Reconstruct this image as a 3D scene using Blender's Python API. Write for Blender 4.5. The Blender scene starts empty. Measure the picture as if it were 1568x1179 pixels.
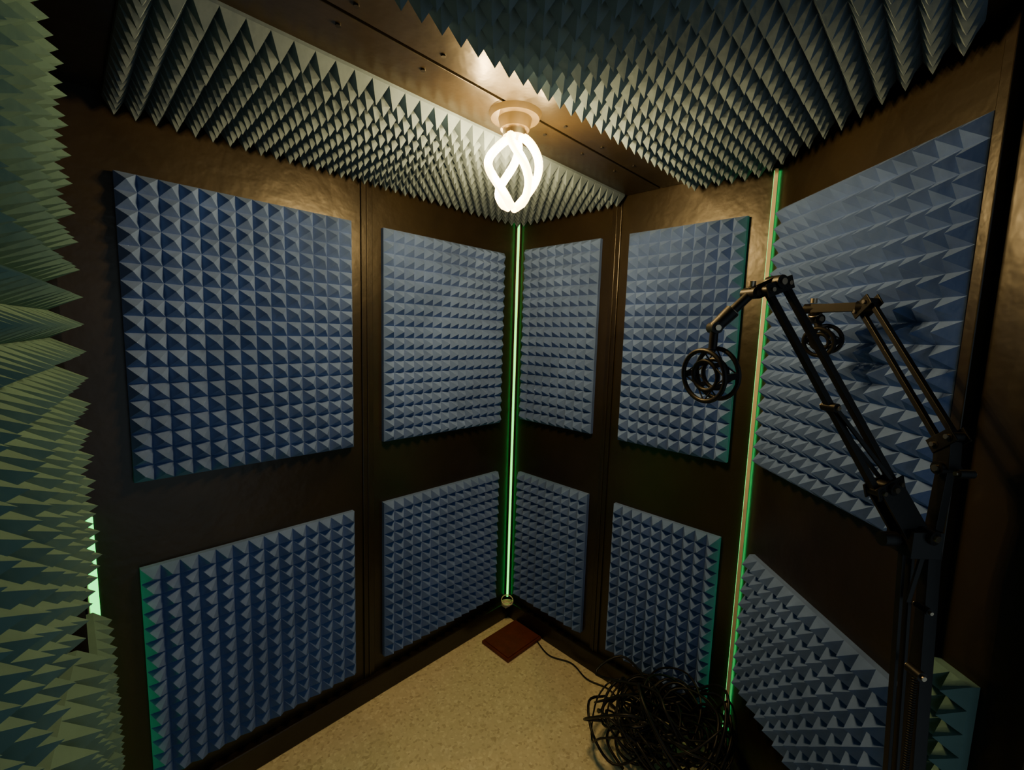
import bpy, bmesh, math, random
from mathutils import Vector, Matrix
random.seed(7)
V=Vector
# ------------------------------------------------------------------ materials
def newmat(name):
    m=bpy.data.materials.new(name); m.use_nodes=True
    nt=m.node_tree; b=nt.nodes['Principled BSDF']; return m,nt,b
def simple(name,col,rough=.5,metal=0,spec=.5,noise=None):
    m,nt,b=newmat(name)
    b.inputs['Base Color'].default_value=(*col,1); b.inputs['Roughness'].default_value=rough
    b.inputs['Metallic'].default_value=metal; b.inputs['Specular IOR Level'].default_value=spec
    if noise:
        sc,amt,bump=noise
        tc=nt.nodes.new('ShaderNodeTexCoord'); n=nt.nodes.new('ShaderNodeTexNoise'); n.inputs['Scale'].default_value=sc; n.inputs['Detail'].default_value=5
        nt.links.new(tc.outputs['Object'],n.inputs['Vector'])
        r=nt.nodes.new('ShaderNodeValToRGB')
        r.color_ramp.elements[0].position=.3; r.color_ramp.elements[1].position=.7
        r.color_ramp.elements[0].color=(*[c*(1-amt) for c in col],1); r.color_ramp.elements[1].color=(*[min(1,c*(1+amt)) for c in col],1)
        nt.links.new(n.outputs['Fac'],r.inputs['Fac']); nt.links.new(r.outputs['Color'],b.inputs['Base Color'])
        if bump:
            bp=nt.nodes.new('ShaderNodeBump'); bp.inputs['Strength'].default_value=bump; bp.inputs['Distance'].default_value=.003
            n2=nt.nodes.new('ShaderNodeTexNoise'); n2.inputs['Scale'].default_value=sc*6; nt.links.new(tc.outputs['Object'],n2.inputs['Vector'])
            nt.links.new(n2.outputs['Fac'],bp.inputs['Height']); nt.links.new(bp.outputs['Normal'],b.inputs['Normal'])
    return m
def emis(name,col,s,base=(0.8,0.8,0.8)):
    m,nt,b=newmat(name); b.inputs['Base Color'].default_value=(*base,1)
    b.inputs['Emission Color'].default_value=(*col,1); b.inputs['Emission Strength'].default_value=s; return m
FOAM=simple('foam_blue_grey',(.115,.195,.460),1,0,.1,(9,.12,.25))
FOAMC=simple('foam_ceiling_grey',(.105,.152,.205),1,0,.1,(9,.12,.25))
FOAMG=simple('foam_grey',(.105,.200,.200),1,0,.1,(9,.12,.25))
BROWN=simple('brown_painted_board',(.0150,.0108,.0048),.33,0,.5,(5,.25,.35))
BROWN2=simple('dark_brown_trim',(.013,.0092,.0043),.32,0,.5,(8,.25,.25))
BLACK=simple('black_powder_coat',(.006,.0055,.0055),.45,0,.3,(30,.2,0))
RUBBER=simple('black_rubber',(.008,.008,.008),.45,0,.4,(40,.3,0))
STEEL=simple('steel',(.45,.38,.28),.3,1,.5,(40,.1,0))
CREAM=simple('cream_plastic',(.75,.68,.5),.35,0,.5,(20,.05,0))
CREAM2=simple('holder_plastic',(.055,.040,.018),.4,0,.5,(20,.05,0))
RED=simple('maroon_cover',(.13,.030,.018),.6,0,.3,(25,.2,.2))
GREEN=emis('green_led',(.02,1,.14),3.6,(.1,.5,.2))
GREENP=emis('green_led_dim',(.05,1,.2),6,(.2,.6,.3))
BULB=emis('warm_bulb_glow',(1,.60,.20),22)
def floor_mat():
    m,nt,b=newmat('speckled_beige_vinyl'); L=nt.links
    tc=nt.nodes.new('ShaderNodeTexCoord')
    v=nt.nodes.new('ShaderNodeTexVoronoi'); v.inputs['Scale'].default_value=110
    n=nt.nodes.new('ShaderNodeTexNoise'); n.inputs['Scale'].default_value=4
    for q in (v,n): L.new(tc.outputs['Object'],q.inputs['Vector'])
    sep=nt.nodes.new('ShaderNodeSeparateColor'); L.new(v.outputs['Color'],sep.inputs['Color'])
    r=nt.nodes.new('ShaderNodeValToRGB'); e=r.color_ramp.elements
    e[0].position=0; e[0].color=(.58,.51,.32,1); e[1].position=1; e[1].color=(.90,.85,.62,1)
    x=r.color_ramp.elements.new(.2); x.color=(.74,.68,.45,1)
    x=r.color_ramp.elements.new(.8); x.color=(.80,.74,.51,1)
    L.new(sep.outputs['Red'],r.inputs['Fac'])
    mx=nt.nodes.new('ShaderNodeMix'); mx.data_type='RGBA'; mx.blend_type='MULTIPLY'; mx.inputs['Factor'].default_value=.3
    r2=nt.nodes.new('ShaderNodeValToRGB'); r2.color_ramp.elements[0].color=(.7,.7,.7,1); r2.color_ramp.elements[1].color=(1,1,1,1)
    L.new(n.outputs['Fac'],r2.inputs['Fac'])
    L.new(r.outputs['Color'],mx.inputs['A']); L.new(r2.outputs['Color'],mx.inputs['B']); L.new(mx.outputs['Result'],b.inputs['Base Color'])
    b.inputs['Roughness'].default_value=.55
    return m
FLOOR=floor_mat()
# ------------------------------------------------------------------ mesh builder
class MB:
    def __init__(s): s.v=[]; s.f=[]; s.m=[]; s.mats=[]; s.sm=[]
    def mi(s,mat):
        if mat not in s.mats: s.mats.append(mat)
        return s.mats.index(mat)
    def add(s,vs,fs,mat,smooth=False):
        o=len(s.v); s.v+= [tuple(x) for x in vs]; k=s.mi(mat)
        for f in fs: s.f.append([i+o for i in f]); s.m.append(k); s.sm.append(smooth)
    def box(s,c,size,mat,M=None):
        x,y,z=[q/2 for q in size]; vs=[V((a*x,b*y,d*z)) for a in(-1,1) for b in(-1,1) for d in(-1,1)]
        if M: vs=[M@q for q in vs]
        vs=[q+V(c) for q in vs]
        s.add(vs,[(0,1,3,2),(4,6,7,5),(0,4,5,1),(2,3,7,6),(0,2,6,4),(1,5,7,3)],mat)
    def bar(s,a,b,w,h,mat,up=V((0,0,1))):
        a=V(a);b=V(b); d=(b-a); L=d.length; d.normalize()
        if abs(d.dot(up))>.98: up=V((1,0,0))
        x=d.cross(up).normalized(); y=x.cross(d)
        M=Matrix((x,d,y)).transposed()
        s.box((a+b)/2,(w,L,h),mat,M)
    def tube(s,pts,r,mat,closed=False,n=8,smooth=True,cap=True):
        pts=[V(p) for p in pts]; N=len(pts)
        def tan(i):
            if closed: return (pts[(i+1)%N]-pts[i-1]).normalized()
            return (pts[min(i+1,N-1)]-pts[max(i-1,0)]).normalized()
        t=tan(0); ref=V((0,0,1)) if abs(t.z)<.9 else V((1,0,0)); x=t.cross(ref).normalized()
        vs=[]
        for i in range(N):
            t=tan(i); x=(x-t*x.dot(t)); 
            if x.length<1e-5: x=t.orthogonal()
            x.normalize(); y=t.cross(x); rr=r[i] if isinstance(r,(list,tuple)) else r
            for k in range(n):
                a=2*math.pi*k/n; vs.append(pts[i]+x*math.cos(a)*rr+y*math.sin(a)*rr)
        fs=[]
        for i in range(N if closed else N-1):
            j=(i+1)%N
            for k in range(n): fs.append((i*n+k,i*n+(k+1)%n,j*n+(k+1)%n,j*n+k))
        s.add(vs,fs,mat,smooth)
        if cap and not closed:
            s.add(vs[:n],[tuple(range(n))[::-1]],mat); s.add(vs[-n:],[tuple(range(n))],mat)
    def cyl(s,a,b,r,mat,n=20,r2=None): s.tube([a,b],[r,r if r2 is None else r2],mat,n=n,smooth=True)
    def ring(s,c,axis,R,r,mat,n=36,k=8):
        axis=V(axis).normalized(); x=axis.orthogonal().normalized(); y=axis.cross(x)
        s.tube([V(c)+x*R*math.cos(2*math.pi*i/n)+y*R*math.sin(2*math.pi*i/n) for i in range(n)],r,mat,closed=True,n=k)
    def obj(s,name,bevel=0):
        me=bpy.data.meshes.new(name); me.from_pydata(s.v,[],s.f)
        for m in s.mats: me.materials.append(m)
        for p,k,q in zip(me.polygons,s.m,s.sm): p.material_index=k; p.use_smooth=q
        bm=bmesh.new(); bm.from_mesh(me); bmesh.ops.recalc_face_normals(bm,faces=bm.faces); bm.to_mesh(me); bm.free()
        o=bpy.data.objects.new(name,me); bpy.context.collection.objects.link(o)
        if bevel:
            mo=o.modifiers.new('bevel','BEVEL'); mo.width=bevel; mo.segments=2; mo.limit_method='ANGLE'
        return o
def boxobj(name,lo,hi,mat,bevel=0):
    b=MB(); b.box([(a+c)/2 for a,c in zip(lo,hi)],[c-a for a,c in zip(lo,hi)],mat); return b.obj(name,bevel)
# ------------------------------------------------------------------ room shell
XW,YW,ZC=1.555,1.51,2.0
T=.04
boxobj('floor',(-.25,-.6,-.05),(XW+.1,YW+.1,0),FLOOR)
boxobj('ceiling',(-.25,-.6,ZC),(XW+.1,YW+.1,ZC+.05),BROWN)
boxobj('wall_left',(-.04,YW,0),(XW+T,YW+T,ZC),BROWN)
boxobj('wall_right',(XW,.42-.02,0),(XW+T,YW,ZC),BROWN)
ES=V((math.sqrt(.5),-math.sqrt(.5),0)); ET=V((math.sqrt(.5),math.sqrt(.5),0)); EZ=V((0,0,1))
def W(lat,dep,z): return ES*lat+ET*dep+EZ*z
D=V((XW,.42,0)); LATW=D.dot(ES); DEPD=D.dot(ET)
def slab(name,a,b,n,th,z0,z1,mat,bevel=0):
    a=V(a);b=V(b);n=V(n); mb=MB()
    vs=[a+EZ*z0,b+EZ*z0,b+n*th+EZ*z0,a+n*th+EZ*z0,a+EZ*z1,b+EZ*z1,b+n*th+EZ*z1,a+n*th+EZ*z1]
    mb.add(vs,[(0,1,2,3),(4,5,6,7),(0,1,5,4),(1,2,6,5),(2,3,7,6),(3,0,4,7)],mat); return mb.obj(name,bevel)
E=D-ET*.80
slab('wall_diagonal',D,E,ES,.04,0,ZC,BROWN)
slab('wall_back_side',E,(E.x,-.55,0),(1,0,0),.04,0,ZC,BROWN)
# unseen back left open to let in fill light: only a header above it
boxobj('wall_back',(-.2,-.59,1.94),(E.x+.04,-.55,ZC),BROWN)
boxobj('wall_entry',(-.24,-.59,0),(-.20,YW,ZC),BROWN)
boxobj('wall_corner_return',(-.04,1.08,0),(0.0,YW,ZC),BROWN)
SL=.11
dh=V((-.028,1.04,0)); dd=V((-SL,-1,0)).normalized(); dn=V((1,-SL,0)).normalized()
slab('door_1',dh,dh+dd*1.30,-dn,.028,.01,1.96,BROWN2,.002)
# trims
boxobj('baseboard_left',(0.0,YW-.03,0),(XW,YW,.085),BROWN2,.003)
boxobj('baseboard_right',(XW-.022,.43,0),(XW,YW-.03,.085),BROWN2,.003)
slab('baseboard_diagonal',D-ET*.02,E,-ES,.022,0,.085,BROWN2,.003)
boxobj('trim_1',(.757,YW-.008,.085),(.800,YW,ZC),BROWN2,.002)
boxobj('trim_2',(.775,YW-.012,.085),(.781,YW,ZC),BROWN,.001)
boxobj('trim_3',(XW-.008,.950,.085),(XW,.990,ZC),BROWN2,.002)
boxobj('trim_4',(XW-.012,.968,.085),(XW,.974,ZC),BROWN,.001)
slab('trim_5',D-ET*.635,D-ET*.655,-ES,.02,.085,ZC,BROWN2,.002)
# ceiling centre plate, seam and screws
cp=MB()
cp.box((.80,.74,ZC-.004),(1.5,.105,.008),BROWN); cp.box((.80,.868,ZC-.004),(1.5,.135,.008),BROWN)
for x in (.38,.56,.95,1.12,1.3):
    for y in (.765,.835): cp.cyl((x,y,ZC-.008),(x,y,ZC-.011),.005,BLACK,12)
cp.obj('trim_6',.001)
# ------------------------------------------------------------------ acoustic foam
def foam(O,U,Vv,N,w,h,mat=FOAM,pitch=.0436,base=.017,peak=.034,cuts=(),jit=.0015,name='acoustic_foam_panel'):
    O=V(O);U=V(U);Vv=V(Vv);N=V(N); nu=max(1,round(w/pitch)); nv=max(1,round(h/pitch)); pu=w/nu; pv=h/nv
    bm=bmesh.new(); g={}
    for i in range(nu+1):
        for j in range(nv+1): g[i,j]=bm.verts.new(O+U*(i*pu)+Vv*(j*pv)+N*base)
    for i in range(nu):
        for j in range(nv):
            a=bm.verts.new(O+U*((i+.5)*pu+random.uniform(-jit,jit))+Vv*((j+.5)*pv+random.uniform(-jit,jit))+N*(base+peak+random.uniform(-.001,.001)))
            q=[g[i,j],g[i+1,j],g[i+1,j+1],g[i,j+1]]
            for k in range(4): bm.faces.new((q[k],q[(k+1)%4],a))
    cor=[bm.verts.new(O+U*(a*w)+Vv*(b*h)+N*.0005) for a,b in((0,0),(1,0),(1,1),(0,1))]
    bm.faces.new(cor)
    bm.faces.new([g[i,0] for i in range(nu+1)]+[cor[1],cor[0]])
    bm.faces.new([g[nu,j] for j in range(nv+1)]+[cor[2],cor[1]])
    bm.faces.new([g[i,nv] for i in range(nu,-1,-1)]+[cor[3],cor[2]])
    bm.faces.new([g[0,j] for j in range(nv,-1,-1)]+[cor[0],cor[3]])
    for co,no in cuts:
        geom=bm.verts[:]+bm.edges[:]+bm.faces[:]
        r=bmesh.ops.bisect_plane(bm,geom=geom,plane_co=V(co),plane_no=V(no),clear_outer=True)
        ed=[e for e in r['geom_cut'] if isinstance(e,bmesh.types.BMEdge)]
        bmesh.ops.holes_fill(bm,edges=ed,sides=0)
    bmesh.ops.recalc_face_normals(bm,faces=bm.faces)
    me=bpy.data.meshes.new(name); bm.to_mesh(me); bm.free(); me.materials.append(mat)
    o=bpy.data.objects.new(name,me); bpy.context.collection.objects.link(o); return o
X=V((1,0,0));Y=V((0,1,0))
for x0,x1 in ((.111,.717),(.837,1.447)):
    foam((x0,YW,1.03),X,EZ,-Y,x1-x0,.79); foam((x0,YW,.143),X,EZ,-Y,x1-x0,.645)
for y0,y1 in ((1.035,1.445),(.49,.905)):
    foam((XW,y0,1.045),Y,EZ,-X,y1-y0,.80); foam((XW,y0,.143),Y,EZ,-X,y1-y0,.637)
foam(D-ET*.07+EZ*1.07,-ET,EZ,-ES,.562,.77)
foam(D-ET*.07+EZ*.33,-ET,EZ,-ES,.53,.45)
foam(D-ET*.66+EZ*.10,-ET,EZ,-ES,.07,.79,FOAMG)
# ceiling
foam((.10,.93,ZC),X,Y,-EZ,1.43,.565,FOAMC,.040,.015,.042)
foam((.10,.01,ZC),X,Y,-EZ,1.43,.665,FOAMC,.040,.015,.042,cuts=[((1.095,.015,0),ES)])
# door leaf and return
foam(dh+dd*.01+EZ*1.03,dd,EZ,dn,1.1,.83,FOAMG,.044,.015,.044)
foam(dh+dd*.01+EZ*.14,dd,EZ,dn,.58,.74,FOAMG,.044,.015,.044)
foam((0,1.31,.14),-Y,EZ,X,.20,.66,FOAMG,.044,.012,.03)
# ------------------------------------------------------------------ LED strips
def led(name,p,n,z0,z1,w,mat,body=CREAM):
    mb=MB(); p=V(p); n=V(n).normalized(); s=n.cross(EZ)
    M=Matrix((s,n,EZ)).transposed()
    mb.box(p+EZ*((z0+z1)/2),(w+.006,.004,z1-z0),body,M)
    mb.box(p+n*.0035+EZ*((z0+z1)/2),(w,.004,z1-z0-.004),mat,M)
    return mb.obj(name)
led('led_strip_light',(XW-.012,YW-.012,0),(-1,-1,0),.10,1.98,.007,GREEN)
led('led_strip_light',(.016,YW-.012,0),(1,-1,0),.10,.96,.022,GREEN)
mb=MB()
mb.box(V((1.540,.421,1.03)),(.010,.011,1.88),CREAM,Matrix.Rotation(math.radians(15),3,'Z'))
mb.box(V((XW-.003,.4278,1.03)),(.004,.004,1.88),GREENP)
mb.obj('led_strip_light')
# connector coil at the far corner
mb=MB()
for i in range(4):
    mb.ring((1.50+random.uniform(-.01,.01),1.455,.10+i*.006),(random.uniform(-.4,.4),random.uniform(-.4,.4),1),.020+.003*i,.0025,CREAM,24,6)
mb.box((1.505,1.46,.093),(.05,.03,.014),CREAM)
mb.obj('led_connector')
# ------------------------------------------------------------------ lamp
mb=MB(); lx,ly=.82,.82
mb.cyl((lx,ly,ZC-.008),(lx,ly,ZC-.020),.066,CREAM2,36,.060)
mb.cyl((lx,ly,ZC-.020),(lx,ly,ZC-.045),.042,CREAM2,32,.036)
mb.cyl((lx,ly,ZC-.045),(lx,ly,ZC-.062),.030,STEEL,24)
for k in range(4):
    pts=[]
    for i in range(25):
        t=i/24; a=math.radians(20+90*k+95*t); R=.016+.050*math.sin(math.pi*t**.9)**.8 if 0<t<1 else .016
        if t>.97: R=.010
        pts.append((lx+R*math.cos(a),ly+R*math.sin(a),ZC-.062-.168*t))
    mb.tube(pts,.0105,BULB,n=12)
lamp=mb.obj('ceiling_lamp')
for k in range(8):
    a=math.radians(22+45*k); z=ZC-(.105 if k%2 else .185); R=.083 if k%2 else .070
    ld=bpy.data.lights.new('bulb_light_%d'%(k+1),'POINT'); ld.energy=4.1; ld.color=(1,.655,.245); ld.shadow_soft_size=0.0
    lo=bpy.data.objects.new('bulb_light_%d'%(k+1),ld); bpy.context.collection.objects.link(lo)
    lo.location=(lx+R*math.cos(a),ly+R*math.sin(a),z); lo.parent=lamp
# ------------------------------------------------------------------ floor items
mb=MB()
mb.box((1.415,1.335,.009),(.225,.175,.014),RED); mb.box((1.415,1.335,.019),(.21,.16,.006),RED)
mb.obj('maroon_notebook',.002)
def smooth_path(ctrl,per=8):
    out=[]; n=len(ctrl)
    for i in range(n-1):
        p0,p1,p2,p3=ctrl[max(i-1,0)],ctrl[i],ctrl[i+1],ctrl[min(i+2,n-1)]
        for k in range(per):
            t=k/per; out.append(.5*((2*p1)+(p2-p0)*t+(2*p0-5*p1+4*p2-p3)*t*t+(3*p1-p0-3*p2+p3)*t**3))
    out.append(ctrl[-1]); return out
mb=MB()
def clampp(p):
    p.z=max(p.z,.007); p.x=min(p.x,1.495 if p.z>.10 else 1.515); 
    l=p.dot(ES)
    if l>LATW-.035: p-=ES*(l-LATW+.035)
    return p
for c in range(8):
    ctrl=[]
    for i in range(48):
        if i%8==0:
            cx=1.355+random.uniform(-.08,.08); cy=.57+random.uniform(-.13,.11); R=random.uniform(.07,.14); tx,ty=random.uniform(-1.2,1.2),random.uniform(-1.2,1.2); cz=random.uniform(.01,.14)
            if i==0: ph=random.uniform(0,6.28)
        ph+=math.radians(44)+random.uniform(-.1,.1)
        dx,dy=R*math.cos(ph),R*math.sin(ph)
        ctrl.append(clampp(V((cx+dx,cy+dy,cz+abs(tx*dx+ty*dy)+random.uniform(0,.02)))))
    mb.tube(smooth_path(ctrl,5),.0046 if c%2 else .0034,RUBBER,n=6)
ctrl=[V((1.50,1.25,.006)),V((1.47,1.15,.006)),V((1.505,1.05,.006)),V((1.48,.95,.006)),V((1.50,.85,.006)),V((1.45,.75,.01)),V((1.38,.65,.03))]
mb.tube(smooth_path(ctrl,8),.003,RUBBER,n=6)
mb.obj('cable_pile')
# ------------------------------------------------------------------ boom arms
def spring(mb,a,b,r,turns,wr=.0012,mat=None):
    a=V(a);b=V(b);d=(b-a);t=d.normalized();x=t.orthogonal().normalized();y=t.cross(x);n=turns*8
    mb.tube([a+d*(i/n)+x*r*math.cos(i*math.pi/4)+y*r*math.sin(i*math.pi/4) for i in range(n+1)],wr,mat or BLACK,n=5)
def bolt(mb,p,n,r=.008,l=.016):
    p=V(p);n=V(n).normalized(); mb.cyl(p-n*l,p+n*l,r,BLACK,14); mb.cyl(p-n*(l+.004),p-n*l,r*.5,STEEL,10); mb.cyl(p+n*l,p+n*(l+.004),r*.5,STEEL,10)
def arm_segment(mb,a,b,nrm,gap,w=.011,spr=True):
    a=V(a);b=V(b);n=V(nrm).normalized();d=(b-a).normalized(); s=d.cross(n).normalized(); L=(b-a).length
    for k in(-1,1):
        mb.bar(a+s*gap*k,b+s*gap*k,w,w,BLACK,n)
    for q in (a,b):
        for k in(-1,1): bolt(mb,q+s*gap*k,n,.008,.013)
        for k in(-1,1): mb.bar(q+n*.011*k-s*(gap+.010),q+n*.011*k+s*(gap+.010),.024,.003,BLACK,n)
    if spr:
        m=a+d*.60*L-s*gap
        bolt(mb,m,n,.008,.013)
        for k in(-1,1):
            mb.bar(m+n*.010*k,b+s*gap*.6+n*.010*k,.007,.004,BLACK,n)
def shock_mount(mb,c,axis,R):
    c=V(c);ax=V(axis).normalized(); x=ax.orthogonal().normalized(); y=ax.cross(x)
    for k in(-1,1):
        mb.ring(c+ax*.018*k,ax,R,.0046,BLACK); mb.ring(c+ax*.013*k,ax,R*.58,.0044,BLACK)
    for i in range(4):
        a=math.pi/4+i*math.pi/2; q=x*math.cos(a)+y*math.sin(a)
        mb.bar(c+q*R-ax*.02,c+q*R+ax*.02,.012,.005,BLACK,q)
        q2=x*math.cos(a+.785)+y*math.sin(a+.785)
        mb.bar(c+q2*R*.58-ax*.016,c+q2*R*.58+ax*.016,.009,.004,BLACK,q2)
        for k in(-1,1):
            mb.cyl(c+q*R+ax*.018*k,c+q2*R*.58+ax*.013*k,.0016,RUBBER,6)
            q3=x*math.cos(a-.785)+y*math.sin(a-.785)
            mb.cyl(c+q*R+ax*.018*k,c+q3*R*.58+ax*.013*k,.0016,RUBBER,6)
def head(mb,top,left,swiv,c,nrm,R,axis):
    top,left,swiv,c=V(top),V(left),V(swiv),V(c); n=V(nrm)
    mb.bar(top,left,.020,.018,BLACK); bolt(mb,top,n,.012,.016); bolt(mb,left,n,.011,.016)
    mb.cyl(left+EZ*.012,left+EZ*.022,.007,STEEL,12)
    mb.cyl(left,(left+swiv)/2,.009,BLACK,14); mb.cyl((left+swiv)/2,swiv,.014,BLACK,14,.012)
    m=(left+swiv)/2; mb.ring(m,swiv-left,.0115,.002,STEEL,20,6)
    bolt(mb,swiv,ET,.011,.013)
    up=(swiv-c).normalized()
    mb.cyl(swiv,c+up*R,.008,BLACK,12); shock_mount(mb,c,axis,R)
# large arm
mb=MB(); n=(ET*1.0-ES*.25).normalized()
A=W(.481,.812,1.551); Bp=W(.640,.715,1.215); hub=W(.688,.70,1.13)
arm_segment(mb,A,Bp,n,.019)
head(mb,A+EZ*.008,W(.448,.831,1.540),W(.392,.846,1.475),W(.390,.844,1.385),n,.049,(ES*.95+ET*.42+EZ*.12))
mb.bar(Bp+n*.012,hub+n*.012,.045,.004,BLACK,n); mb.bar(Bp-n*.012,hub-n*.012,.045,.004,BLACK,n)
bolt(mb,Bp,n,.010,.018)
mb.box(hub,(.05,.05,.045),BLACK,Matrix.Rotation(math.radians(45),3,'Z'))
mb.cyl(hub-ES*.055,hub-ES*.03,.012,BLACK,16); bolt(mb,hub+EZ*.015,n,.012,.03)
bot=W(.688,.665,.62)
for dx in(-.018,-.003):
    mb.bar(hub+ES*dx,bot+ES*dx,.006,.010,BLACK,ET)
mb.bar(hub+ES*.030,bot+ES*.030,.022,.018,BLACK,ET)
spring(mb,W(.677,.655,.92),W(.677,.645,.66),.0040,60,.0012)
bolt(mb,W(.677,.655,.925),ET,.008,.012); bolt(mb,W(.70,.68,1.02),ET,.006,.012)
mb.bar(hub-EZ*.01+ET*-.02,hub-EZ*.10-ES*.015-ET*.02,.008,.004,BLACK,ET)
mb.box(bot+ES*.01,(.07,.04,.04),BLACK,Matrix.Rotation(math.radians(-45),3,'Z'))
mb.cyl(bot+ES*.01,V((bot.x,bot.y,.02))+ES*.01,.012,BLACK,16)
mb.cyl(V((bot.x,bot.y,0))-ES*.04,V((bot.x,bot.y,.02))-ES*.04,.10,BLACK,32,.09)
mb.obj('microphone_boom_arm',.001)
# small arm behind
mb=MB(); n2=(ET*.8-ES*.6).normalized()
A2=W(.712,.887,1.527); B2=W(.722,.70,1.30); h2=W(.720,.695,1.255)
arm_segment(mb,A2,B2,-ES,.014,.009,False)
head(mb,A2,W(.667,.978,1.527),W(.682,.985,1.505),W(.690,.97,1.458),n2,.030,(ES*.8+ET*.5+EZ*.2))
mb.bar(B2,h2,.028,.02,BLACK,ES); bolt(mb,h2,ES,.011,.016); bolt(mb,h2-ET*.03,ES,.007,.012)
mb.bar(h2,W(.724,.705,1.14),.02,.014,BLACK,ES)
mb.bar(W(.724,.705,1.14),W(.728,.70,.05),.014,.012,BLACK,ES)
mb.box(W(.725,.70,.012),(.09,.09,.024),BLACK)
mb.obj('microphone_boom_arm',.001)
# ------------------------------------------------------------------ world & camera
w=bpy.data.worlds.new('World'); bpy.context.scene.world=w; w.use_nodes=True
w.node_tree.nodes['Background'].inputs[0].default_value=(.72,.90,1,1); w.node_tree.nodes['Background'].inputs[1].default_value=.36  # cool background added as soft fill, entering through the open back
az=math.radians(44.4); p=math.radians(6.5); ro=math.radians(1.75)
f=V((math.cos(az)*math.cos(p),math.sin(az)*math.cos(p),-math.sin(p)))
r0=V((math.sin(az),-math.cos(az),0)); u0=r0.cross(f)
r=r0*math.cos(ro)+u0*math.sin(ro); u=u0*math.cos(ro)-r0*math.sin(ro)
cd=bpy.data.cameras.new('camera'); cam=bpy.data.objects.new('camera',cd); bpy.context.collection.objects.link(cam)
M=Matrix((r,u,-f)).transposed().to_4x4(); M.translation=V((0,0,1.45)); cam.matrix_world=M
cd.lens=15.5; cd.sensor_width=36; cd.clip_start=.01
bpy.context.scene.camera=cam
